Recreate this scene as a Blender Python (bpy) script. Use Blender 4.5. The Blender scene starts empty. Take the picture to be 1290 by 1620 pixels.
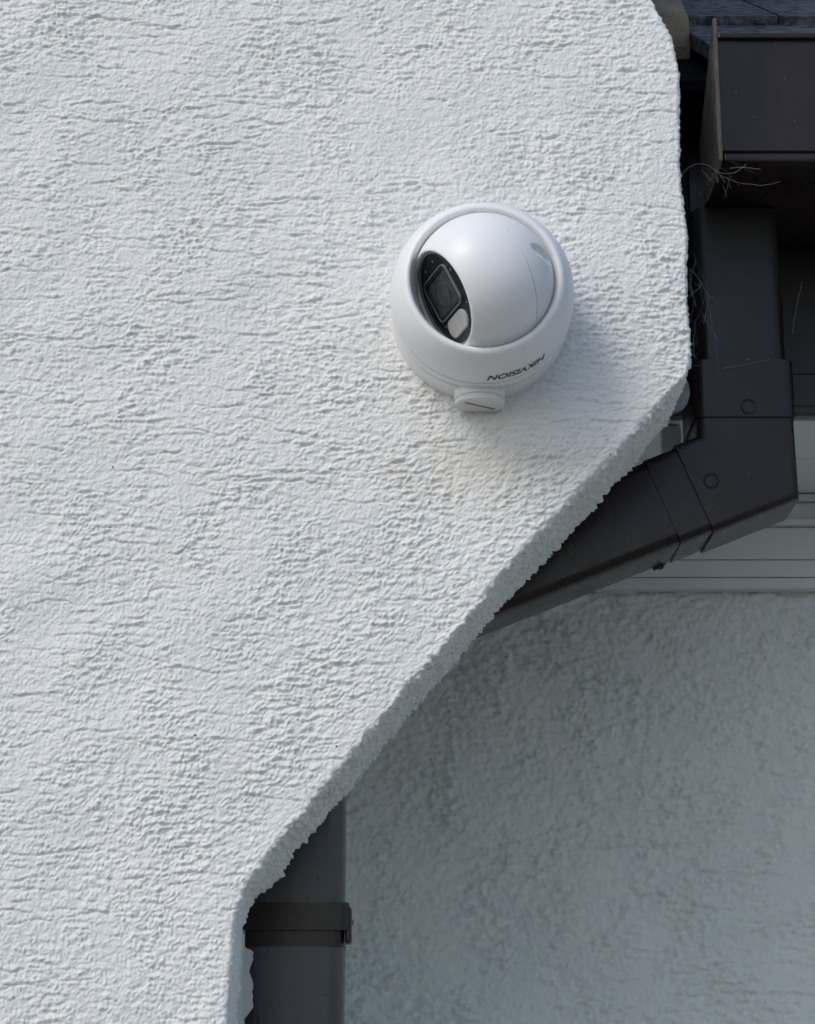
import bpy, bmesh, math, random
import numpy as np
from mathutils import Vector, Matrix

random.seed(4)
RNG = np.random.default_rng(11)
R = math.radians
scene = bpy.context.scene

# ------------------------------------------------------------------ camera
cd = bpy.data.cameras.new('view_camera')
cam = bpy.data.objects.new('view_camera', cd)
scene.collection.objects.link(cam)
cam.location = (0.0, -1.43, 1.90)
cam.rotation_euler = (R(90 + 15), 0, 0)
cd.sensor_fit = 'HORIZONTAL'
cd.sensor_width = 36
cd.lens = 36 * 3200 / 1290
cd.clip_start = 0.02
cd.clip_end = 600
cd.dof.use_dof = True
cd.dof.focus_distance = 1.47
cd.dof.aperture_fstop = 56
scene.camera = cam

# ------------------------------------------------------------------ light
SUN_DIR = Vector((0.88, 1.0, -1.1)).normalized()      # direction the light travels
elev = math.asin(-SUN_DIR.z)
az = math.atan2(-SUN_DIR.x, -SUN_DIR.y)                # compass angle of the sun from +Y, clockwise
world = bpy.data.worlds.new('World')
scene.world = world
world.use_nodes = True
nt = world.node_tree
nt.nodes.clear()
wo = nt.nodes.new('ShaderNodeOutputWorld')
bg = nt.nodes.new('ShaderNodeBackground')
sky = nt.nodes.new('ShaderNodeTexSky')
sky.sky_type = 'NISHITA'
sky.sun_disc = False
sky.sun_elevation = elev
sky.sun_rotation = az
sky.air_density = 1.0
sky.dust_density = 1.2
sky.ozone_density = 1.0
bg.inputs['Strength'].default_value = 0.145
nt.links.new(sky.outputs[0], bg.inputs[0])
nt.links.new(bg.outputs[0], wo.inputs[0])
sl = bpy.data.lights.new('sun', 'SUN')
sl.energy = 1.15
sl.angle = R(24)
sl.color = (1.0, 0.97, 0.93)
sun = bpy.data.objects.new('sun', sl)
sun.rotation_euler = SUN_DIR.to_track_quat('-Z', 'Y').to_euler()
sun.location = (-3, -5, 8)
scene.collection.objects.link(sun)
vs = scene.view_settings
vs.view_transform = 'Standard'
vs.look = 'None'
vs.exposure = 0.16
vs.gamma = 1.0

# ------------------------------------------------------------------ helpers
C = scene.collection


def tag(o, label=None, cat=None, group=None, kind=None):
    if label: o['label'] = label
    if cat: o['category'] = cat
    if group: o['group'] = group
    if kind: o['kind'] = kind
    return o


def empty(name, loc, label, cat, group=None):
    o = bpy.data.objects.new(name, None)
    o.empty_display_size = 0.03
    o.location = loc
    C.objects.link(o)
    return tag(o, label, cat, group)


def link(name, me, mat, parent=None, smooth=False):
    o = bpy.data.objects.new(name, me)
    if mat and not me.materials:
        me.materials.append(mat)
    C.objects.link(o)
    if parent is not None:
        o.parent = parent
        # children are modelled in world coordinates: cancel the parents' offset
        loc = Vector((0, 0, 0))
        q = parent
        while q is not None:
            loc += q.location
            q = q.parent
        o.location = -loc
    if smooth:
        me.polygons.foreach_set('use_smooth', [True] * len(me.polygons))
    return o


def bm_mesh(bm, name='mesh'):
    bmesh.ops.recalc_face_normals(bm, faces=bm.faces)
    me = bpy.data.meshes.new(name)
    bm.to_mesh(me)
    bm.free()
    return me


def box(x0, x1, y0, y1, z0, z1, bev=0.0, seg=2):
    bm = bmesh.new()
    bmesh.ops.create_cube(bm, size=1)
    for v in bm.verts:
        v.co = Vector(((x0 + x1) / 2 + v.co.x * (x1 - x0), (y0 + y1) / 2 + v.co.y * (y1 - y0),
                       (z0 + z1) / 2 + v.co.z * (z1 - z0)))
    if bev:
        bmesh.ops.bevel(bm, geom=bm.edges[:], offset=bev, segments=seg, affect='EDGES', profile=0.5)
    return bm_mesh(bm)


def grid_mesh(co, closed_u=False):
    """co: array rows x cols x 3 -> quad mesh"""
    nr, nc = co.shape[:2]
    me = bpy.data.meshes.new('grid')
    idx = np.arange(nr * nc).reshape(nr, nc)
    if closed_u:
        idx = np.concatenate([idx, idx[:, :1]], 1)
    f = np.stack([idx[:-1, :-1], idx[:-1, 1:], idx[1:, 1:], idx[1:, :-1]], -1).reshape(-1, 4)
    me.vertices.add(nr * nc)
    me.vertices.foreach_set('co', co.astype(np.float32).ravel())
    me.loops.add(f.size)
    me.loops.foreach_set('vertex_index', f.astype(np.int32).ravel())
    me.polygons.add(len(f))
    me.polygons.foreach_set('loop_start', np.arange(0, f.size, 4, dtype=np.int32))
    me.polygons.foreach_set('use_smooth', np.ones(len(f), dtype=bool))
    me.update(calc_edges=True)
    me.validate()
    return me


def lathe(profile, origin, axis, xdir, n=128, fn=None):
    """profile: list of (r, h) along axis; returns a smooth mesh (sharp edges via doubled points)"""
    axis = Vector(axis).normalized()
    xd = (Vector(xdir) - axis * Vector(xdir).dot(axis)).normalized()
    yd = axis.cross(xd)
    o = np.array(origin)
    A, X, Y = np.array(axis), np.array(xd), np.array(yd)
    th = np.linspace(0, 2 * math.pi, n, endpoint=False)
    pr = np.array(profile)
    ring = np.cos(th)[:, None] * X + np.sin(th)[:, None] * Y
    co = o + pr[:, 0][:, None, None] * ring[None] + pr[:, 1][:, None, None] * A
    if fn:
        co = fn(co)
    me = grid_mesh(co, True)
    bm = bmesh.new()
    bm.from_mesh(me)
    bmesh.ops.remove_doubles(bm, verts=bm.verts, dist=1e-6)
    bmesh.ops.recalc_face_normals(bm, faces=bm.faces)
    bm.to_mesh(me)
    bm.free()
    me.polygons.foreach_set('use_smooth', [True] * len(me.polygons))
    me.set_sharp_from_angle(angle=R(38))
    return me


def rounded(w, d, r, n=5):
    """rounded rectangle outline centred on 0, counter-clockwise"""
    pts = []
    for cx, cy, a0 in ((w / 2 - r, d / 2 - r, 0), (-w / 2 + r, d / 2 - r, 90), (-w / 2 + r, -d / 2 + r, 180), (w / 2 - r, -d / 2 + r, 270)):
        for k in range(n + 1):
            a = R(a0 + 90 * k / n)
            pts.append((cx + r * math.cos(a), cy + r * math.sin(a)))
    return pts


def sweep_xz(outline, path, caps=True, hollow=0.0):
    """sweep outline (across, y) along a path of (x, z) points lying in a plane y = const (third value y)."""
    P = [Vector((p[0], p[1], p[2])) for p in path]
    rings = []
    yv = Vector((0, 1, 0))
    for i, p in enumerate(P):
        d0 = (P[i] - P[i - 1]).normalized() if i else (P[1] - P[0]).normalized()
        d1 = (P[i + 1] - P[i]).normalized() if i < len(P) - 1 else d0
        t = (d0 + d1).normalized()
        k = 1.0 / max(0.3, t.dot(d0))
        s = t.cross(yv).normalized() * k
        rings.append([p + s * a + yv * b for a, b in outline])
    bm = bmesh.new()
    vr = [[bm.verts.new(c) for c in r] for r in rings]
    n = len(outline)
    for i in range(len(vr) - 1):
        for j in range(n):
            f = bm.faces.new((vr[i][j], vr[i][(j + 1) % n], vr[i + 1][(j + 1) % n], vr[i + 1][j]))
            f.smooth = True
    if caps:
        bm.faces.new(vr[0])
        bm.faces.new(vr[-1][::-1])
    me = bm_mesh(bm)
    me.set_sharp_from_angle(angle=R(35))
    return me


def extrude_poly(pts, y0, y1, bev=0.0, seg=2):
    """polygon of (x, z), from y0 to y1"""
    bm = bmesh.new()
    a = [bm.verts.new((x, y0, z)) for x, z in pts]
    b = [bm.verts.new((x, y1, z)) for x, z in pts]
    bm.faces.new(a)
    bm.faces.new(b[::-1])
    for i in range(len(pts)):
        j = (i + 1) % len(pts)
        bm.faces.new((a[i], b[i], b[j], a[j]))
    bmesh.ops.recalc_face_normals(bm, faces=bm.faces)
    if bev:
        bmesh.ops.bevel(bm, geom=bm.edges[:], offset=bev, segments=seg, affect='EDGES')
    return bm_mesh(bm)


def extrude_x(pts, x0, x1, bev=0.0):
    """polygon of (y, z), from x0 to x1"""
    bm = bmesh.new()
    a = [bm.verts.new((x0, y, z)) for y, z in pts]
    b = [bm.verts.new((x1, y, z)) for y, z in pts]
    bm.faces.new(a)
    bm.faces.new(b[::-1])
    for i in range(len(pts)):
        j = (i + 1) % len(pts)
        bm.faces.new((a[i], b[i], b[j], a[j]))
    bmesh.ops.recalc_face_normals(bm, faces=bm.faces)
    if bev:
        bmesh.ops.bevel(bm, geom=bm.edges[:], offset=bev, segments=2, affect='EDGES')
    return bm_mesh(bm)


# ------------------------------------------------------------------ materials
def material(name, col, rough=0.5, var=0.0, vscale=20.0, col2=None, bump=0.0, bscale=400.0, spec=0.5, coat=0.0, metal=0.0, stretch=(1, 1, 1), rvar=0.0):
    m = bpy.data.materials.new(name)
    m.use_nodes = True
    n = m.node_tree
    b = n.nodes['Principled BSDF']
    b.inputs['Base Color'].default_value = (*col, 1)
    b.inputs['Roughness'].default_value = rough
    b.inputs['Specular IOR Level'].default_value = spec
    b.inputs['Coat Weight'].default_value = coat
    b.inputs['Metallic'].default_value = metal
    tc = n.nodes.new('ShaderNodeTexCoord')
    mp = n.nodes.new('ShaderNodeMapping')
    mp.inputs['Scale'].default_value = stretch
    n.links.new(tc.outputs['Object'], mp.inputs[0])
    if col2 is not None:
        t = n.nodes.new('ShaderNodeTexNoise')
        t.inputs['Scale'].default_value = vscale
        t.inputs['Detail'].default_value = 6
        t.inputs['Roughness'].default_value = 0.65
        n.links.new(mp.outputs[0], t.inputs['Vector'])
        r = n.nodes.new('ShaderNodeValToRGB')
        r.color_ramp.elements[0].position = 0.5 - var
        r.color_ramp.elements[1].position = 0.5 + var
        r.color_ramp.elements[0].color = (*col, 1)
        r.color_ramp.elements[1].color = (*col2, 1)
        n.links.new(t.outputs['Fac'], r.inputs[0])
        n.links.new(r.outputs[0], b.inputs['Base Color'])
        if rvar:
            mr = n.nodes.new('ShaderNodeMapRange')
            mr.inputs['From Min'].default_value = 0.3
            mr.inputs['From Max'].default_value = 0.7
            mr.inputs['To Min'].default_value = rough - rvar
            mr.inputs['To Max'].default_value = rough + rvar
            n.links.new(t.outputs['Fac'], mr.inputs[0])
            n.links.new(mr.outputs[0], b.inputs['Roughness'])
    if bump:
        t2 = n.nodes.new('ShaderNodeTexNoise')
        t2.inputs['Scale'].default_value = bscale
        t2.inputs['Detail'].default_value = 4
        n.links.new(mp.outputs[0], t2.inputs['Vector'])
        bp = n.nodes.new('ShaderNodeBump')
        bp.inputs['Strength'].default_value = 1.0
        bp.inputs['Distance'].default_value = bump
        n.links.new(t2.outputs['Fac'], bp.inputs['Height'])
        n.links.new(bp.outputs[0], b.inputs['Normal'])
    return m


M = {}
M['render_white'] = material('painted_render', (0.70, 0.71, 0.69), 0.62, 0.22, 9, (0.78, 0.78, 0.755), 0.0010, 420, spec=0.35)
M['render_rear'] = material('painted_render_rear', (0.71, 0.745, 0.705), 0.7, 0.22, 7, (0.77, 0.79, 0.745), 0.0003, 700, spec=0.3)
M['render_edge'] = material('old_paint_edge', (0.55, 0.57, 0.55), 0.6, 0.2, 60, (0.68, 0.68, 0.66), 0.0004, 500)
M['white_metal'] = material('white_coated_metal', (0.80, 0.80, 0.80), 0.38, bump=0.00004, bscale=1500, spec=0.5)
M['white_plastic'] = material('white_plastic', (0.74, 0.74, 0.73), 0.42, bump=0.00003, bscale=1200)
M['black_gloss'] = material('black_gloss_plate', (0.008, 0.008, 0.009), 0.12, spec=0.6)
M['black_matt'] = material('black_matt', (0.012, 0.012, 0.013), 0.5)
M['bezel_grey'] = material('grey_bezel', (0.22, 0.22, 0.23), 0.35)
M['frosted'] = material('frosted_lamp_lens', (0.42, 0.42, 0.42), 0.3, 0.2, 150, (0.5, 0.5, 0.5), 0.0003, 500)
M['lens_glass'] = material('dark_lens_glass', (0.02, 0.022, 0.028), 0.05, 0.2, 90, (0.10, 0.10, 0.115), 0.0006, 160, coat=0.6)  # pale mottling stands in for reflections in the glass
M['lens_trim'] = material('dark_lens_trim', (0.05, 0.05, 0.055), 0.3)
M['ink'] = material('black_ink', (0.01, 0.01, 0.012), 0.5)
M['brown_pvc'] = material('dark_brown_pvc', (0.0115, 0.0062, 0.0060), 0.30, 0.22, 22, (0.020, 0.0120, 0.0118), 0.00010, 260, spec=0.36, stretch=(1, 1, 0.4), rvar=0.08)
M['brown_pvc_worn'] = material('weathered_brown_pvc', (0.022, 0.023, 0.027), 0.34, 0.25, 26, (0.085, 0.088, 0.100), 0.00008, 300, rvar=0.1, stretch=(1, 1, 0.35))
M['dusty_lit_pvc'] = material('dusty_lit_brown_pvc', (0.06, 0.046, 0.038), 0.7, 0.2, 60, (0.17, 0.135, 0.11), 0.0002, 400, stretch=(1, 1, 0.3))  # dust film, its colour also raised to stand for light the wall blocks
M['flake_shade'] = material('shaded_plaster', (0.16, 0.165, 0.16), 0.8, 0.2, 80, (0.28, 0.28, 0.27), 0.0005, 500)  # plaster flakes: their shade is put into this darker grey
M['felt'] = material('black_felt', (0.006, 0.006, 0.007), 0.95, spec=0.05)
M['fascia'] = material('black_fascia', (0.008, 0.007, 0.008), 0.5, 0.2, 25, (0.014, 0.013, 0.014))
M['soffit'] = material('white_pvc_board', (0.62, 0.65, 0.64), 0.4, 0.3, 6, (0.68, 0.70, 0.69))
M['tile'] = material('dark_roof_tile', (0.015, 0.017, 0.023), 0.75, 0.10, 70, (0.14, 0.14, 0.155), 0.004, 150)
M['mortar'] = material('mortar', (0.20, 0.15, 0.10), 0.9, 0.2, 50, (0.34, 0.265, 0.185), 0.0015, 300)
M['web'] = material('cobweb_silk', (0.35, 0.34, 0.32), 0.6)
M['ground'] = material('ground', (0.16, 0.158, 0.145), 0.9, 0.2, 1.5, (0.24, 0.235, 0.22), 0.01, 8)


# dusty warm stain below the security camera, on the front wall's paint
def add_stain(m, centre, scale, col):
    n = m.node_tree
    b = n.nodes['Principled BSDF']
    src = b.inputs['Base Color'].links[0].from_socket
    g = n.nodes.new('ShaderNodeNewGeometry')
    mp = n.nodes.new('ShaderNodeMapping')
    mp.vector_type = 'POINT'
    mp.inputs['Location'].default_value = [-c * s for c, s in zip(centre, scale)]
    mp.inputs['Scale'].default_value = scale
    n.links.new(g.outputs['Position'], mp.inputs[0])
    ln = n.nodes.new('ShaderNodeVectorMath')
    ln.operation = 'LENGTH'
    n.links.new(mp.outputs[0], ln.inputs[0])
    t = n.nodes.new('ShaderNodeTexNoise')
    t.inputs['Scale'].default_value = 38
    t.inputs['Detail'].default_value = 5
    n.links.new(g.outputs['Position'], t.inputs['Vector'])
    ad = n.nodes.new('ShaderNodeMath')
    ad.operation = 'MULTIPLY_ADD'
    ad.inputs[1].default_value = 1.5
    n.links.new(t.outputs['Fac'], ad.inputs[0])
    n.links.new(ln.outputs['Value'], ad.inputs[2])
    mr = n.nodes.new('ShaderNodeMapRange')
    mr.interpolation_type = 'SMOOTHSTEP'
    mr.inputs['From Min'].default_value = 0.7
    mr.inputs['From Max'].default_value = 1.75
    mr.inputs['To Min'].default_value = 0.75
    mr.inputs['To Max'].default_value = 0.0
    n.links.new(ad.outputs[0], mr.inputs[0])
    mx = n.nodes.new('ShaderNodeMix')
    mx.data_type = 'RGBA'
    n.links.new(mr.outputs[0], mx.inputs[0])
    n.links.new(src, mx.inputs[6])
    mx.inputs[7].default_value = (*col, 1)
    n.links.new(mx.outputs[2], b.inputs['Base Color'])



def add_specks(m, scale, size, keep, col):
    '''scattered flecks of dust and old paint'''
    n = m.node_tree
    b = n.nodes['Principled BSDF']
    src = b.inputs['Base Color'].links[0].from_socket
    g = n.nodes.new('ShaderNodeNewGeometry')
    v = n.nodes.new('ShaderNodeTexVoronoi')
    v.inputs['Scale'].default_value = scale
    n.links.new(g.outputs['Position'], v.inputs['Vector'])
    lt = n.nodes.new('ShaderNodeMath')
    lt.operation = 'LESS_THAN'
    lt.inputs[1].default_value = size
    n.links.new(v.outputs['Distance'], lt.inputs[0])
    sp = n.nodes.new('ShaderNodeSeparateColor')
    n.links.new(v.outputs['Color'], sp.inputs[0])
    gt = n.nodes.new('ShaderNodeMath')
    gt.operation = 'GREATER_THAN'
    gt.inputs[1].default_value = 1 - keep
    n.links.new(sp.outputs[0], gt.inputs[0])
    mu = n.nodes.new('ShaderNodeMath')
    mu.operation = 'MULTIPLY'
    n.links.new(lt.outputs[0], mu.inputs[0])
    n.links.new(gt.outputs[0], mu.inputs[1])
    mx = n.nodes.new('ShaderNodeMix')
    mx.data_type = 'RGBA'
    n.links.new(mu.outputs[0], mx.inputs[0])
    n.links.new(src, mx.inputs[6])
    mx.inputs[7].default_value = (*col, 1)
    n.links.new(mx.outputs[2], b.inputs['Base Color'])


add_specks(M['brown_pvc'], 150, 0.11, 0.10, (0.07, 0.065, 0.06))
add_specks(M['brown_pvc_worn'], 130, 0.14, 0.15, (0.006, 0.006, 0.007))
add_specks(M['render_white'], 60, 0.055, 0.05, (0.10, 0.09, 0.08))
add_stain(M['render_white'], (0.065, 0, 2.318), (9, 1, 20), (0.68, 0.63, 0.54))

# ------------------------------------------------------------------ height fields
PX = 0.0007


def band(nz, nx, lo, hi=None, ax=1.0):
    """unit-variance filtered noise: gaussian low-pass sigma lo (pixels) minus sigma hi; ax stretches along x"""
    w = RNG.standard_normal((nz, nx))
    fz = np.fft.fftfreq(nz)[:, None]
    fx = np.fft.fftfreq(nx)[None] * ax
    k2 = (fz ** 2 + fx ** 2) * (2 * math.pi) ** 2 / 2
    H = np.exp(-k2 * lo ** 2)
    if hi:
        H = H - np.exp(-k2 * hi ** 2)
    o = np.fft.ifft2(np.fft.fft2(w) * H).real
    return (o - o.mean()) / o.std()


def strokes(h, count, lmin, lmax, depth, lip, slope, dens=None):
    nz, nx = h.shape
    for _ in range(count):
        cz, cx = RNG.uniform(0, nz), RNG.uniform(0, nx)
        if dens is not None and RNG.uniform() > dens(cx / nx, cz / nz):
            continue
        L = math.exp(RNG.uniform(math.log(lmin), math.log(lmax))) / PX
        x0, x1 = int(max(0, cx - L / 2)), int(min(nx - 1, cx + L / 2))
        if x1 - x0 < 6:
            continue
        xs = np.arange(x0, x1)
        t = (xs - cx) / (L / 2)
        sl = math.tan(R(RNG.normal(slope, 4.0)))
        m = max(4, int(L * PX / 0.010) + 3)
        wob = np.interp(np.linspace(0, m - 1, len(xs)), np.arange(m), RNG.normal(0, 1.0, m) * 0.0011 / PX)
        kk = np.ones(7) / 7
        wob = np.convolve(np.pad(wob, 3, 'edge'), kk, 'valid')
        zc = cz + (xs - cx) * sl + wob
        m2 = max(5, int(L * PX / 0.006) + 3)
        amp = np.clip(np.interp(np.linspace(0, m2 - 1, len(xs)), np.arange(m2), RNG.uniform(0.1, 1.1, m2)), 0, 1) * np.sqrt(np.clip(1 - t ** 2, 0, 1))
        z0, z1 = int(max(0, zc.min() - 10)), int(min(nz, zc.max() + 22))
        if z1 - z0 < 3:
            continue
        dz = (np.arange(z0, z1)[:, None] - zc[None]) * PX     # +: above the line
        a = RNG.uniform(0.55, 1.15)
        groove = -depth * np.exp(-(dz / 0.0008) ** 2)
        ledge = lip * np.where(dz > 0, np.exp(-dz / 0.0030) * np.clip(dz / 0.0008, 0, 1), 0)
        h[z0:z1, x0:x1] += a * amp * (groove + ledge)
    return h


def stucco(w, hgt, rough=1.0, n_strokes=900, seed_dens=None, fine=1.0, k=1.0, sk=1.0):
    nz, nx = int(hgt / PX) + 2, int(w / PX) + 2
    low = band(nz, nx, 22, 70)
    mask = np.clip(0.62 + 0.30 * band(nz, nx, 22, None, 0.6) + 0.15 * band(nz, nx, 8), 0.12, 1.3)
    g0 = band(nz, nx, 2.2 * k, 4.0 * k, 1.4)
    g1 = np.abs(band(nz, nx, 1.6 * k, 2.9 * k, 1.2))                 # rounded grains with creases between
    g1 = (np.minimum(g1, 1.9) - 0.75) * 1.7
    dr = band(nz, nx, 1.2 * k, 3.2 * k, 3.6)
    peb = np.clip(band(nz, nx, 1.3 * k, 2.3 * k) - 1.2, 0, 1.3)
    h = 0.00050 * low + ((0.45 + 0.55 * mask) * (0.00036 * fine * g1 + 0.00022 * g0) + mask * (0.00036 * dr + 0.0008 * peb)) * rough
    h = strokes(h, n_strokes, 0.010, 0.10, 0.0015 * sk, 0.0012 * sk, -1.5, seed_dens)
    return h


def sample(img, x, z):
    u = np.clip(x / PX, 0, img.shape[1] - 1.001)
    v = np.clip(z / PX, 0, img.shape[0] - 1.001)
    i, j = u.astype(int), v.astype(int)
    fu, fv = u - i, v - j
    return (img[j, i] * (1 - fu) + img[j, i + 1] * fu) * (1 - fv) + (img[j + 1, i] * (1 - fu) + img[j + 1, i + 1] * fu) * fv


# ------------------------------------------------------------------ ground
g = link('ground', box(-60, 60, -60, 60, -0.3, 0.0), M['ground'])
tag(g, 'pale paved ground around the house', None, None, 'structure')

# ------------------------------------------------------------------ front wall with its corbelled corner
front = empty('front_wall', (-0.3, 0, 0), 'white rough-rendered wall in front with slanting corbelled edge, carrying the security camera', 'wall')
EDGE = [(0.1965, 2.90), (0.1961, 2.8116), (0.193, 2.70), (0.1981, 2.6856), (0.2059, 2.6692), (0.2102, 2.6501), (0.2116, 2.6178), (0.2104, 2.5699),
        (0.2111, 2.5227), (0.2119, 2.4763), (0.2122, 2.4356), (0.2116, 2.403), (0.2065, 2.387), (0.1945, 2.3732), (0.1737, 2.351),
        (0.1562, 2.3310), (0.1381, 2.313), (0.1181, 2.2908), (0.0993, 2.2697), (0.0781, 2.2452), (0.0628, 2.2277), (0.0434, 2.2056),
        (-0.0023, 2.1521), (-0.0381, 2.1077), (-0.0527, 2.0890), (-0.0664, 2.0730), (-0.0804, 2.056), (-0.0913, 2.0424), (-0.1025, 2.0274),
        (-0.1142, 2.0130), (-0.1175, 2.0009), (-0.1195, 1.9879), (-0.1203, 1.966), (-0.1214, 1.9439), (-0.1235, 1.9199), (-0.1243, 1.8617), (-0.1243, 1.80)]
Z0, Z1, XL = 1.84, 2.80, -0.42
ez = np.array([e[1] for e in EDGE])[::-1]
ex = np.array([e[0] for e in EDGE])[::-1]
NR = 1160
zr = np.linspace(Z0, Z1, NR)
xe = np.interp(zr, ez, ex)
ker = np.hanning(19)
ker /= ker.sum()
xe = np.convolve(np.pad(xe, 9, 'edge'), ker, 'valid')
ew = np.cumsum(RNG.normal(0, 1, NR))
ew = np.convolve(np.pad(RNG.normal(0, 1, NR), 12, 'edge'), np.hanning(25) / 5, 'valid')
ew2 = np.convolve(np.pad(RNG.normal(0, 1, NR), 45, 'edge'), np.hanning(91) / 9, 'valid')
xe += 0.0006 * ew + 0.0011 * ew2
ker2 = np.hanning(41)
ker2 /= ker2.sum()
xs_ = np.convolve(np.pad(xe, 20, 'edge'), ker2, 'valid')
dx = np.gradient(xs_, zr)
nx_, nz_ = 1 / np.sqrt(1 + dx ** 2), -dx / np.sqrt(1 + dx ** 2)     # outward normal of the edge in the wall plane
arc = np.concatenate([[0], np.cumsum(np.hypot(np.diff(xe), np.diff(zr)))])
RAD = 0.0034
dens = lambda x, z: 0.35 + 0.75 * max(0.0, 1 - x) if z > 0.35 else 0.95 - 0.35 * x
HF = stucco(0.70, Z1 - Z0 + 0.01, 1.0, 1700, dens)
HG = None
NF, NCN, NB = 720, 8, 84
cols = []
ncol = NF + NCN + NB + 6
co = np.zeros((NR, ncol, 3))
u = np.linspace(0, 1, NF)
rx, rz = xe - RAD * nx_, zr - RAD * nz_
X = XL + (rx - XL)[:, None] * u[None]
s = np.clip((X - (rx[:, None] - 0.03)) / 0.03, 0, 1)
s = s * s * (3 - 2 * s)
Z = zr[:, None] + (rz - zr)[:, None] * s
hf = sample(HF, X - XL, Z - Z0)
border = np.clip((X - XL) / 0.03, 0, 1) * np.clip((Z - Z0) / 0.02, 0, 1) * np.clip((Z1 - Z) / 0.02, 0, 1)
hf = hf * border
# softened towards the arris, where the float has rounded it
co[:, :NF, 0] = X
co[:, :NF, 1] = -hf
co[:, :NF, 2] = Z
# granular return: noise over (arc length, depth)
nzg, nxg = int(arc[-1] / PX) + 4, int(0.26 / PX)
gr = band(nzg, nxg, 1.9, 3.4)
gr2 = band(nzg, nxg, 1.0, 1.8)
lowg = band(nzg, nxg, 12)
HG = 0.0015 * np.clip(gr, -0.8, 2.0) + 0.0006 * gr2 + 0.0007 * lowg
T = np.interp(zr, [1.80, 1.985, 2.005, 2.03, 2.36, 2.41, 2.9], [0.070, 0.070, 0.085, 0.128, 0.130, 0.120, 0.10])
rag = np.convolve(np.pad(RNG.normal(0, 1, NR), 20, 'edge'), np.hanning(41) / 5.0, 'valid')
T = T * (1 + 0.024 * rag)
ph = np.linspace(0, math.pi / 2, NCN + 1)[1:]
hedge = hf[:, -1]
gfac = np.interp(zr, [1.80, 1.985, 2.02, 2.9], [0.35, 0.35, 1.0, 1.0]) * np.interp(zr, [2.36, 2.42], [1.0, 0.4])
for k, a in enumerate(ph):
    sn, cs = math.sin(a), math.cos(a)
    hg = sample(HG, np.full(NR, RAD * a), arc) * gfac
    h = hedge * (1 - sn) + hg * sn * 0.7
    co[:, NF + k, 0] = rx + (RAD + h) * sn * nx_
    co[:, NF + k, 1] = RAD - (RAD + h) * cs
    co[:, NF + k, 2] = rz + (RAD + h) * sn * nz_
for k in range(NB):
    f = (k + 1) / NB
    y = RAD + (T - RAD) * f
    hg = sample(HG, y + 0.01, arc) * gfac
    hg = hg + 0.0011 * np.exp(-((1 - f) / 0.03) ** 2) * np.clip(rag, -0.3, 1)      # lip of set plaster along the back arris
    co[:, NF + NCN + k, 0] = xe + hg * nx_
    co[:, NF + NCN + k, 1] = y
    co[:, NF + NCN + k, 2] = zr + hg * nz_
for k in range(6):
    d = [0.0012, 0.003, 0.008, 0.015, 0.025, 0.05][k]
    co[:, NF + NCN + NB + k, 0] = xe - d * nx_
    co[:, NF + NCN + NB + k, 1] = T + [0.0008, 0.0012, 0.0012, 0.001, 0.001, 0.001][k]
    co[:, NF + NCN + NB + k, 2] = zr - d * nz_
me = grid_mesh(co)
me.flip_normals()
link('render_coat', me, M['render_white'], front)
# the rest of the wall: left, above and below the detailed patch
link('wall_body', box(-4.0, XL - 0.0005, 0.0005, 0.6, 0, 3.9), M['render_white'], front)
link('wall_body', box(XL, 0.1965, 0.0005, 0.098, Z1, 3.9), M['render_white'], front)
link('wall_body', box(XL, -0.1243, 0.0005, 0.068, 0, Z0), M['render_white'], front)
# solid core behind the coat and the return towards the rear wall
link('wall_core', extrude_poly([(XL, 1.84), (-0.165, 1.84), (-0.165, 2.005), (0.160, 2.395), (0.165, 2.80), (XL, 2.80)], 0.012, 0.066), M['render_edge'], front)
link('return_wall', box(XL + 0.001, -0.150, 0.069, 0.62, 0, 3.9), M['render_rear'], front)


# thin plaster skins that stick out past the arris
def flake(pts, y0, y1, mat, name, parent):
    return link(name, extrude_poly(pts, y0, y1, 0.0007, 2), mat, parent)


flake([(0.2095, 2.520), (0.2180, 2.512), (0.2205, 2.490), (0.2215, 2.455), (0.2205, 2.446), (0.2150, 2.436), (0.2090, 2.434)], 0.085, 0.088, M['flake_shade'], 'plaster_flake', front)
flake([(0.2080, 2.424), (0.2190, 2.4215), (0.2235, 2.4150), (0.2243, 2.4060), (0.2215, 2.3970), (0.2180, 2.3930), (0.2080, 2.3880), (0.195, 2.392)], 0.095, 0.098, M['flake_shade'], 'plaster_flake', front)

# ------------------------------------------------------------------ rear wall
rear = empty('rear_wall', (0.5, 0.56, 0), 'shaded pale grey-green rendered wall set back below the white frieze boards', 'wall')
RY = 0.56
HR = stucco(1.15, 0.75, 3.0, 800, lambda x, z: 1.0 if z < 0.5 else 0.35, 0.9, 1.5, 3.2)
nrx, nrz = 640, 420
xr_ = np.linspace(-0.148, 0.98, nrx)
zr_ = np.linspace(1.76, 2.50, nrz)
XX, ZZ = np.meshgrid(xr_, zr_)
hr = sample(HR, XX + 0.16, ZZ - 1.76) * np.clip((0.98 - XX) / 0.04, 0, 1) * np.clip((ZZ - 1.76) / 0.03, 0, 1)
me = grid_mesh(np.stack([XX, RY - hr, ZZ], -1))
link('render_coat', me, M['render_rear'], rear)
link('wall_body', box(-0.149, 0.98, RY + 0.0005, RY + 0.3, 0, 1.7605), M['render_rear'], rear)
link('wall_body', box(0.98, 5.0, RY + 0.0005, RY + 0.3, 0, 3.6), M['render_rear'], rear)
link('wall_body', box(-0.149, 0.98, RY + 0.012, RY + 0.3, 1.7605, 3.2), M['render_rear'], rear)

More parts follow.
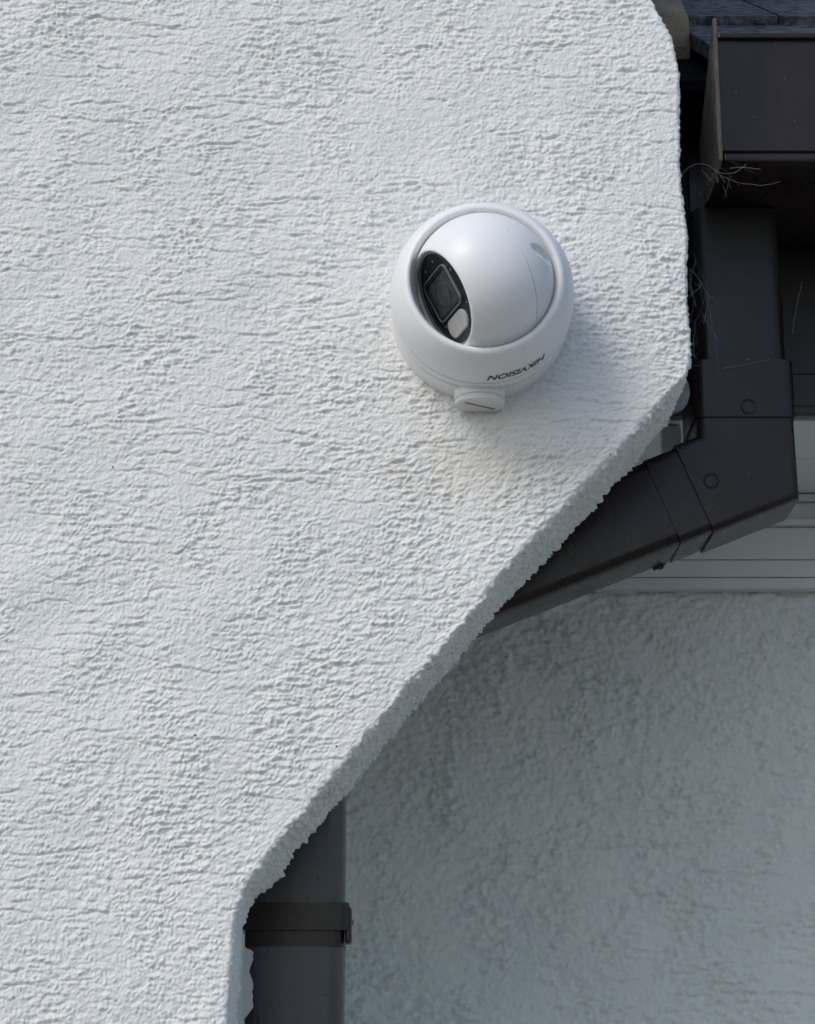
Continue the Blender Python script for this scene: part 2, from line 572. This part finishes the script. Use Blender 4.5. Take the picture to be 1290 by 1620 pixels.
# ------------------------------------------------------------------ eaves: fascia and soffit boards
eaves = empty('eaves_box', (0.5, 0.27, 2.44), 'white soffit and stepped frieze boards with black fascia above the rear wall', 'soffit')
XS0, XS1 = -0.149, 4.0
SZ = 2.4452
link('soffit_board', box(XS0, XS1, 0.292, 0.4105, SZ, SZ + 0.010, 0.0012), M['soffit'], eaves)
link('soffit_board', box(XS0, XS1, 0.4120, 0.5560, SZ, SZ + 0.010, 0.0012), M['soffit'], eaves)
for (y0, z0, z1, nm) in [(0.5290, 2.4372, 2.4442, 'frieze_moulding'), (0.5360, 2.4192, 2.4366, 'frieze_board'), (0.5290, 2.4122, 2.4186, 'frieze_moulding'),
                         (0.5380, 2.3783, 2.4116, 'frieze_board'), (0.5384, 2.3603, 2.3779, 'frieze_board'), (0.5392, 2.3490, 2.3599, 'frieze_board')]:
    link(nm, box(XS0, XS1, y0, 0.5570, z0, z1, 0.0015, 3), M['soffit'], eaves)
link('backing', box(XS0, XS1, 0.292, 0.557, SZ + 0.020, SZ + 0.034), M['fascia'], eaves)
link('fascia', box(0.05, XS1, 0.268, 0.290, SZ + 0.004, 2.76, 0.002), M['fascia'], eaves)
link('fascia_trim', box(0.225, XS1, 0.258, 0.2675, SZ + 0.002, SZ + 0.034, 0.002), M['fascia'], eaves)
link('end_trim', box(0.228, 0.246, 0.300, 0.316, 2.385, SZ - 0.001, 0.002), M['soffit'], eaves)

# ------------------------------------------------------------------ roof tiles
roof = empty('tiled_roof', (0.5, 0.25, 2.76), 'dark slate-grey tiled roof edge above the gutter', 'roof')
PIT = R(35)
cs, sn = math.cos(PIT), math.sin(PIT)


def slope_pt(x, a, n):      # a along the slope, n off the slope
    return Vector((x, 0.165 + a * cs - n * sn, 2.722 + a * sn + n * cs))


def slope_box(x0, x1, a0, a1, n0, n1, bev, jit=0.0, div=0):
    bm = bmesh.new()
    bmesh.ops.create_cube(bm, size=1)
    if bev:
        bmesh.ops.bevel(bm, geom=bm.edges[:], offset=bev / max(x1 - x0, a1 - a0), segments=1, affect='EDGES')
    for v in bm.verts:
        c = v.co
        v.co = slope_pt(x0 + (c.x + .5) * (x1 - x0), a0 + (c.y + .5) * (a1 - a0), n0 + (c.z + .5) * (n1 - n0) - (c.y + .5) * jit)
    return bm_mesh(bm)


TW = 0.200
for r_ in range(5):
    for c_ in range(9):
        x0 = 0.262 + c_ * TW - (0.0 if r_ % 2 == 0 else TW / 2)
        x1 = x0 + TW - 0.004
        x0 = max(x0, 0.262)
        if x1 - x0 < 0.03:
            continue
        a0 = -0.02 + r_ * 0.24
        link('tile', slope_box(x0, x1, a0, a0 + 0.30, 0.010 + random.uniform(0, .002), 0.024, 0.004, 0.011), M['tile'], roof)
link('underlay', slope_box(0.0, 2.1, -0.02, 1.3, -0.012, -0.004, 0), M['felt'], roof)
# mortar bedding along the verge
bm = bmesh.new()
rows = []
for k in range(26):
    a = 0.09 + k * 0.05
    w = 0.214 + random.uniform(-.004, .004)
    pts = [(w, -0.004), (w + 0.003, 0.030 + random.uniform(-.004, .004)), (0.236, 0.046 + random.uniform(-.004, .004)), (0.2605, 0.040), (0.2605, -0.004)]
    tp = [0.25, 0.8, 1.0][min(k, 2)]
    rows.append([bm.verts.new(slope_pt(x, a if k else a + 0.03, -0.004 + (n + 0.004) * tp)) for x, n in pts])
for k in range(25):
    for j in range(4):
        bm.faces.new((rows[k][j], rows[k][j + 1], rows[k + 1][j + 1], rows[k + 1][j])).smooth = True
bm.faces.new(rows[0])
link('mortar_bed', bm_mesh(bm), M['mortar'], roof)

# ------------------------------------------------------------------ gutter
gut = empty('rain_gutter', (0.262, 0.14, 2.63), 'dark brown square plastic gutter with closed left end', 'gutter')
xc_ = 0.2785
GX0, GX1, GY0, GY1, GB, GT = 0.2515, 4.0, 0.066, 0.252, 2.5960, 2.7010
t = 0.003
prof = [(GY0, GT), (GY0, GB + 0.006), (GY0 + 0.006, GB), (GY1 - 0.006, GB), (GY1, GB + 0.006), (GY1, GT), (GY1 - t, GT), (GY1 - t, GB + 0.008), (GY1 - 0.008, GB + t),
        (GY0 + 0.008, GB + t), (GY0 + t, GB + 0.008), (GY0 + t, GT)]
link('channel', extrude_x(prof, GX0 + 0.002, GX1), M['brown_pvc'], gut)
link('front_lip', box(GX0 + 0.002, GX1, GY0 - 0.004, GY0 + 0.006, GT - 0.001, GT + 0.0035, 0.001), M['brown_pvc'], gut)
link('bottom_ridge', box(GX0 + 0.003, GX1, GY0 - 0.0025, GY0 + 0.01, GB - 0.004, GB + 0.0025, 0.001), M['brown_pvc'], gut)
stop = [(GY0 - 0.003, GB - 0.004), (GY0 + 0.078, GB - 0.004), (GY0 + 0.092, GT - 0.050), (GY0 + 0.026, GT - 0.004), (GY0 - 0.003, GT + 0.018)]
link('stop_end', extrude_x(stop, GX0 - 0.002, GX0 + 0.0015, 0.0006), M['dusty_lit_pvc'], gut)
link('outlet', sweep_xz(rounded(0.072, 0.070, 0.010), [(xc_, 0.198, 2.512), (xc_, 0.198, 2.5945)]), M['fascia'], gut)  # coloured black to stand for the deep shade under the gutter

# ------------------------------------------------------------------ downpipe
dp = empty('downpipe', (-0.088, 0.198, 0.0), 'dark brown square downpipe jogging sideways under the gutter, lower length clipped by the wall', 'drainpipe')
PYc = 0.198
W = 0.0755
xc = 0.2785
prof_p = rounded(W, 0.074, 0.012, 7)
link('upper_pipe', sweep_xz(prof_p, [(xc, PYc, 2.515), (xc, PYc, 2.430)]), M['brown_pvc'], dp)
# mitred elbow
ang = R(22.0)
dirx, dirz = -math.cos(ang), -math.sin(ang)
bend = (xc + 0.001, 2.3645)
prof_e = rounded(W + 0.005, 0.079, 0.007, 5)
sx, sz = bend[0] + dirx * 0.049, bend[1] + dirz * 0.049
elbow = link('elbow', sweep_xz(prof_e, [(xc, PYc, 2.412), (bend[0], PYc, bend[1]), (sx, PYc, sz)]), M['brown_pvc'], dp)
link('socket_collar', sweep_xz(rounded(W + 0.0085, 0.083, 0.009, 5), [(xc, PYc, 2.4560), (xc, PYc, 2.4065)]), M['brown_pvc'], elbow)
# narrower spigot past the elbow, then the sloping length
link('elbow_sleeve', sweep_xz(rounded(W + 0.001, 0.0755, 0.007, 5), [(sx - dirx * 0.004, PYc, sz - dirz * 0.004), (sx + dirx * 0.028, PYc, sz + dirz * 0.028)]), M['brown_pvc'], elbow)
xl = -0.0877
run = (sx + dirx * 0.024 - xl) / -dirx
ox, oz = sx + dirx * 0.024, sz + dirz * 0.024
endx, endz = ox + dirx * run, oz + dirz * run
link('sloping_pipe', sweep_xz(rounded(W - 0.001, 0.0735, 0.009, 5), [(ox, PYc, oz), (endx + 0.055, PYc, endz - 0.055 / dirx * dirz * -1 if False else endz + 0.055 * math.tan(ang))]), M['brown_pvc'], dp)
link('elbow', sweep_xz(prof_e, [(endx + 0.065, PYc, endz + 0.065 * math.tan(ang)), (endx, PYc, endz), (xl, PYc, endz - 0.08)]), M['brown_pvc'], dp)
lower = link('lower_pipe', sweep_xz(prof_p, [(xl, PYc, endz - 0.06), (xl, PYc, 0.02)]), M['brown_pvc_worn'], dp)


def ring_mark(x, z, r, name='moulding_mark'):
    """raised moulded ring on the pipe's front face"""
    y = PYc - 0.0395 - 0.0001
    pr = [(r - 0.0011, -0.001), (r - 0.0009, 0.0003), (r, 0.0006), (r + 0.0007, 0.0003), (r + 0.0009, -0.001)]
    return lathe(pr, (x, y, z), (0, -1, 0), (1, 0, 0), 40)


link('moulding_mark', ring_mark(0.2483, 2.3520, 0.0058), M['brown_pvc'], elbow)
mm = lathe([(0.0048, -0.001), (0.005, 0.0004), (0.0058, 0.0007), (0.0065, 0.0004), (0.0067, -0.001)], (0.2810, PYc - 0.0416, 2.4150), (0, -1, 0), (1, 0, 0), 40)
link('moulding_mark', mm, M['brown_pvc'], elbow)
# pipe clip
BZ0, BZ1 = 1.992, 2.0130
clip = link('pipe_clip', sweep_xz(rounded(W + 0.009, 0.083, 0.007, 5), [(xl, PYc, BZ1), (xl, PYc, BZ0)]), M['brown_pvc'], dp)
link('clip_band', sweep_xz(rounded(W + 0.0012, 0.0757, 0.008, 5), [(xl, PYc, BZ0 + 0.001), (xl, PYc, 1.980)]), M['brown_pvc'], clip)
link('clip_lug', box(xl + W / 2 + 0.0015, xl + W / 2 + 0.0065, PYc - 0.036, PYc - 0.012, 1.9825, 2.0095, 0.0015), M['brown_pvc'], clip)
link('screw', lathe([(0.0, 0.0), (0.002, 0.0), (0.0018, 0.0016), (0.0, 0.002)], (xl + W / 2 + 0.0064, PYc - 0.028, 1.9985), (1, 0, 0), (0, 0, 1), 16), M['bezel_grey'], clip)
# old wall paint slopped on the left of the lower pipe
ragp = [(-0.1262, 1.9785), (-0.1215, 1.9778), (-0.1183, 1.9755)]
zz = 1.9755
xw = -0.1185
while zz > 1.935:
    zz -= random.uniform(0.0015, 0.0035)
    xw += random.uniform(-0.0012, 0.0011)
    xw = min(max(xw, -0.1215), -0.1180) - 0.00004
    ragp.append((xw, zz))
ragp += [(-0.1225, 1.928), (-0.1262, 1.924)]
link('paint_splash', extrude_poly(ragp, PYc - 0.0376, PYc - 0.0368), M['render_edge'], dp)
# little blob of dirt hanging at the sleeve joint
for k, (px, pz, pr_) in enumerate([(0.213, 2.2985, 0.0035), (0.2085, 2.2965, 0.0022), (0.2165, 2.3010, 0.002)]):
    bm = bmesh.new()
    bmesh.ops.create_icosphere(bm, subdivisions=2, radius=pr_)
    for v in bm.verts:
        v.co = v.co * random.uniform(.75, 1.2) + Vector((px, PYc + 0.03, pz - 0.001))
    link('dirt_clot', bm_mesh(bm), M['fascia'], dp)

# ------------------------------------------------------------------ security camera
CX, CZ = 0.0545, 2.4350
sc = empty('security_camera', (CX, 0, CZ), 'white dome security camera on round back box, its lens turned left and down', 'camera')
OUT = (0, -1, 0)
O = (CX, 0, CZ)
jb = link('junction_box', lathe([(0.0, -0.004), (0.0655, -0.004), (0.0662, 0.0), (0.0665, 0.002), (0.0666, 0.020), (0.0664, 0.0250), (0.0658, 0.0257), (0.0610, 0.0258), (0.0608, 0.0300), (0.0, 0.030)], O, OUT, (1, 0, 0), 160), M['white_metal'], sc)
base = link('base_ring', lathe([(0.05, 0.0285), (0.0640, 0.0286), (0.0660, 0.0288), (0.0668, 0.0296), (0.0671, 0.0325), (0.0671, 0.0396), (0.0667, 0.0406), (0.0645, 0.0409), (0.05, 0.0409)], O, OUT, (1, 0, 0), 160), M['white_metal'], sc)
link('gasket', lathe([(0.05, 0.0259), (0.0636, 0.0260), (0.0636, 0.0284), (0.05, 0.0285)], O, OUT, (1, 0, 0), 160), M['black_matt'], sc)
col = link('collar', lathe([(0.050, 0.0415), (0.0645, 0.0416), (0.0668, 0.0420), (0.0671, 0.0430), (0.0668, 0.050), (0.0660, 0.0575), (0.0645, 0.0640), (0.0622, 0.0700), (0.0596, 0.0750),
                            (0.0576, 0.0780), (0.0566, 0.0790), (0.0553, 0.0797), (0.0539, 0.0797), (0.0529, 0.0791), (0.0524, 0.0782), (0.0518, 0.0768), (0.0500, 0.0715), (0.0480, 0.062), (0.0468, 0.050), (0.0465, 0.043)], O, OUT, (1, 0, 0), 160), M['white_metal'], sc)
# eyeball, turned round the lens axis
AX = Vector((-0.84, -0.309, -0.451)).normalized()
RB = 0.0512
BC = Vector((CX, -0.0665, CZ + 0.000))
rgt = Vector((0, 0, 1)).cross(AX).normalized()          # viewer's right on the face
dwn = AX.cross(rgt) * 1.0
if dwn.z > 0:
    dwn = -dwn
roll = R(-4)
rgt, dwn = (rgt * math.cos(roll) + dwn * math.sin(roll)), (dwn * math.cos(roll) - rgt * math.sin(roll))
CUT = 0.0345
rc = math.sqrt(RB ** 2 - CUT ** 2)
pa = []
seam = math.acos(-0.23)
a_cut = math.acos(CUT / RB)
for k in range(70):
    a = math.pi - 0.02 - k * (math.pi - 0.02 - seam - 0.011) / 69
    pa.append((RB * 0.998 * math.sin(a), RB * 0.998 * math.cos(a)))
pa += [((RB - .0012) * math.sin(seam + 0.008), (RB - .0012) * math.cos(seam + 0.008)), ((RB - .0012) * math.sin(seam - 0.006), (RB - .0012) * math.cos(seam - 0.006))]
for k in range(60):
    a = seam - 0.009 - k * (seam - 0.009 - a_cut - 0.03) / 59
    pa.append((RB * math.sin(a), RB * math.cos(a)))
pa += [(rc + 0.0004, CUT - 0.0005), (rc - 0.0006, CUT + 0.0004), (rc - 0.0014, CUT + 0.0006), (rc - 0.0022, CUT + 0.0002), (rc - 0.0026, CUT - 0.001), (rc - 0.0027, CUT - 0.004), (0.0, CUT - 0.004)]
nd = Vector((0.80, -0.50, 0.20)).normalized()            # finger notch on the right of the ball
nu = (Vector((0.25, 0.0, 1.0)) - nd * Vector((0.3, 0, 1)).dot(nd)).normalized()
nv = nd.cross(nu)


def notch(co):
    rel = co - np.array(BC)
    r = np.linalg.norm(rel, axis=-1, keepdims=True) + 1e-9
    d = rel / r
    uu = d @ np.array(nu)
    vv = d @ np.array(nv)
    ww = d @ np.array(nd)
    q = (uu / 0.12) ** 2 + (vv / 0.27) ** 2
    dep = np.where((ww > 0.3) & (q < 1), 0.0034 * np.clip((1 - q) * 4.0, 0, 1) * np.clip((0.12 + uu) / 0.20, 0, 1), 0)
    return co - d * dep[..., None]


ball = link('eyeball_housing', lathe(pa, BC, AX, rgt, 220, notch), M['white_metal'], sc)


def face_pt(a, b, n):        # a to the right, b down, n out from the ball's centre along the axis
    return BC + rgt * a + dwn * b + AX * n


def plate(pts, n0, n1, bev=0.0):
    bm = bmesh.new()
    A_ = [bm.verts.new(face_pt(a, b, n0)) for a, b in pts]
    B_ = [bm.verts.new(face_pt(a, b, n1)) for a, b in pts]
    bm.faces.new(A_)
    top = bm.faces.new(B_[::-1])
    for i in range(len(pts)):
        j = (i + 1) % len(pts)
        bm.faces.new((A_[i], B_[i], B_[j], A_[j]))
    bmesh.ops.recalc_face_normals(bm, faces=bm.faces)
    if bev:
        bmesh.ops.bevel(bm, geom=[e for e in top.edges], offset=bev, segments=2, affect='EDGES')
    return bm_mesh(bm)


def ringplate(outer, inner, n0, n1):
    bm = bmesh.new()
    k = len(outer)
    R4 = [[bm.verts.new(face_pt(a, b, n)) for a, b in pts] for pts, n in ((outer, n0), (outer, n1), (inner, n1), (inner, n0))]
    for q in range(3):
        for i in range(k):
            j = (i + 1) % k
            bm.faces.new((R4[q][i], R4[q][j], R4[q + 1][j], R4[q + 1][i]))
    return bm_mesh(bm)


circ = lambda r, n=72, cx=0, cy=0, sx=1, sy=1: [(cx + sx * r * math.cos(2 * math.pi * i / n), cy + sy * r * math.sin(2 * math.pi * i / n)) for i in range(n)]
PF = CUT - 0.0030
face = link('face_plate', plate(circ(rc - 0.0028), CUT - 0.0042, PF), M['black_gloss'], sc)
link('plate_rim', ringplate(circ(rc - 0.0028), circ(rc - 0.0042), PF - 0.0005, PF + 0.0016), M['bezel_grey'], face)
sqc = (-0.001, -0.0045)
rr = lambda w, h, r: [(a + sqc[0], b + sqc[1]) for a, b in rounded(w, h, r, 6)]
link('lens_frame', ringplate(rr(0.0425, 0.0315, 0.005), rr(0.0413, 0.0303, 0.0045), PF - 0.0004, PF + 0.0018), M['bezel_grey'], face)
link('lens_hood', ringplate(rr(0.0411, 0.0301, 0.0045), rr(0.0365, 0.0255, 0.0040), PF - 0.0004, PF + 0.0014), M['black_matt'], face)
link('lens_ring', ringplate(circ(0.0105, 48, sqc[0], sqc[1]), circ(0.0097, 48, sqc[0], sqc[1]), PF, PF + 0.0007), M['lens_trim'], face)
link('lens_window', plate(rr(0.0363, 0.0253, 0.0038), PF - 0.0002, PF + 0.0004), M['lens_glass'], face)
oc = rounded(0.0330, 0.0138, 0.0066, 6)
link('lamp_lens', plate([(a - 0.001, b + 0.0203) for a, b in oc], PF - 0.0002, PF + 0.0016, 0.0006), M['frosted'], face)
for a, b in ((-0.010, -0.0262), (0.006, -0.0270), (0.0235, 0.014), (-0.021, 0.0145), (0.024, -0.012)):
    link('sensor_dot', plate(circ(0.0008, 12, a, b), PF - 0.0002, PF + 0.0003), M['bezel_grey'], face)

# conduit plug under the back box
pl = link('conduit_boss', lathe([(0.0, 0.0), (0.0186, 0.0), (0.0186, 0.0135), (0.0180, 0.0142), (0.0, 0.0142)], (CX - 0.0015, -0.0150, CZ - 0.0560), (0, 0, -1), (1, 0, 0), 64), M['white_metal'], jb)
plug = link('conduit_plug', lathe([(0.0, 0.0), (0.0172, 0.0), (0.0174, 0.0012), (0.0183, 0.0016), (0.0186, 0.0024), (0.0186, 0.0041), (0.0180, 0.0048), (0.0, 0.0048)], (CX - 0.0015, -0.0150, CZ - 0.0702), (0, 0, -1), (1, 0, 0), 64), M['white_plastic'], jb)
sl_ = bmesh.new()
bmesh.ops.create_cube(sl_, size=1)
for v in sl_.verts:
    q = Vector((v.co.x * 0.027, v.co.y * 0.0022, v.co.z * 0.0006))
    q.rotate(Matrix.Rotation(R(35), 3, 'Z'))
    v.co = q + Vector((CX - 0.0015, -0.0150, CZ - 0.0702 - 0.0049))
link('plug_slot', bm_mesh(sl_), M['bezel_grey'], jb)

# lettering round the collar
tcu = bpy.data.curves.new('lettering', 'FONT')
tcu.body = 'HIKVISION'
tcu.size = 1.0
tcu.shear = 0.28
tcu.offset = 0.03
tob = bpy.data.objects.new('lettering_source', tcu)
C.objects.link(tob)
bpy.context.view_layer.update()
dg = bpy.context.evaluated_depsgraph_get()
tm = bpy.data.meshes.new_from_object(tob.evaluated_get(dg))
bpy.data.objects.remove(tob)
bpy.data.curves.remove(tcu)
xs = [v.co.x for v in tm.vertices]
ys = [v.co.y for v in tm.vertices]
tw, th_ = max(xs) - min(xs), max(ys) - min(ys)
PRF = [(0.0671, 0.0430), (0.0668, 0.050), (0.0660, 0.0575), (0.0645, 0.0645)]
TA0, TA1, TD0, TD1 = R(-48), R(-88), 0.0572, 0.0488
for v in tm.vertices:
    fx, fy = (v.co.x - min(xs)) / tw, (v.co.y - min(ys)) / th_
    a = TA0 + (TA1 - TA0) * fx
    d = TD0 + (TD1 - TD0) * fy
    r = float(np.interp(d, [p[1] for p in PRF], [p[0] for p in PRF])) + 0.00018
    v.co = Vector((CX + r * math.cos(a), -d, CZ + r * math.sin(a)))
tm.materials.clear()
link('lettering', tm, M['ink'], col)

# ------------------------------------------------------------------ cobwebs in the gap by the gutter


def web_strand(bm, pts, r):
    prev = None
    for i, p in enumerate(pts):
        d = (pts[min(i + 1, len(pts) - 1)] - pts[max(i - 1, 0)]).normalized()
        s1 = d.cross(Vector((0, 1, 0.3))).normalized() * r
        s2 = d.cross(s1).normalized() * r
        ring = [bm.verts.new(p + s1 * math.cos(a) + s2 * math.sin(a)) for a in (0, 2.09, 4.19)]
        if prev:
            for j in range(3):
                bm.faces.new((prev[j], prev[(j + 1) % 3], ring[(j + 1) % 3], ring[j]))
        prev = ring


def cobweb(name, label, strands):
    bm = bmesh.new()
    for (p0, p1, sag, r) in strands:
        r *= 0.6
        p0, p1 = Vector(p0), Vector(p1)
        n = 14
        pts = []
        for i in range(n + 1):
            f = i / n
            q = p0.lerp(p1, f)
            q.z -= sag * 4 * f * (1 - f)
            if 0 < i < n:
                q += Vector((random.gauss(0, .00022), random.gauss(0, .0003), random.gauss(0, .00022)))
            pts.append(q)
        web_strand(bm, pts, r)
    return tag(link(name, bm_mesh(bm), M['web']), label, 'cobweb')


ws = [((0.2110, 0.03, 2.560), (0.2480, 0.064, 2.583), -0.010, 0.00022), ((0.2480, 0.064, 2.583), (0.272, 0.066, 2.590), 0.005, 0.0002),
      ((0.2490, 0.0625, 2.640), (0.2505, 0.0625, 2.600), 0.0, 0.00022), ((0.250, 0.064, 2.580), (0.300, 0.072, 2.578), 0.006, 0.00014),
      ((0.2480, 0.0625, 2.690), (0.2500, 0.0625, 2.655), 0.001, 0.00018)]
for k in range(16):
    x, z = random.gauss(0.2500, .004), random.gauss(2.583, .007)
    ws.append(((x, 0.064, z), (x + random.gauss(0, .010), random.uniform(.063, .09), z + random.gauss(-.002, .008)), random.uniform(-.002, .003), random.uniform(.00010, .00022)))
cobweb('cobweb', 'grey cobweb strands slung between the wall edge and gutter end', ws)
st = []
for k in range(46):
    x, z = random.uniform(0.214, 0.252), random.uniform(2.44, 2.545)
    st.append(((x, random.uniform(.12, .17), z), (x + random.gauss(0, .012), random.uniform(.12, .19), z - random.uniform(0.0, .035)), random.uniform(-.004, .006), random.uniform(.00012, .0003)))
st += [((0.2125, 0.11, 2.545), (0.2400, 0.15, 2.500), -0.006, 0.0003), ((0.246, 0.157, 2.455), (0.284, 0.157, 2.4565), 0.001, 0.00018), ((0.26, 0.154, 2.447), (0.30, 0.154, 2.455), 0.0, 0.00015)]
cobweb('cobweb', 'tangled grey cobweb in the dark gap beside the pipe top', st)
cobweb('cobweb', 'single cobweb thread curving below the gutter to the right of the pipe', [((0.3440, 0.22, 2.550), (0.3330, 0.22, 2.502), -0.003, 0.00030)])
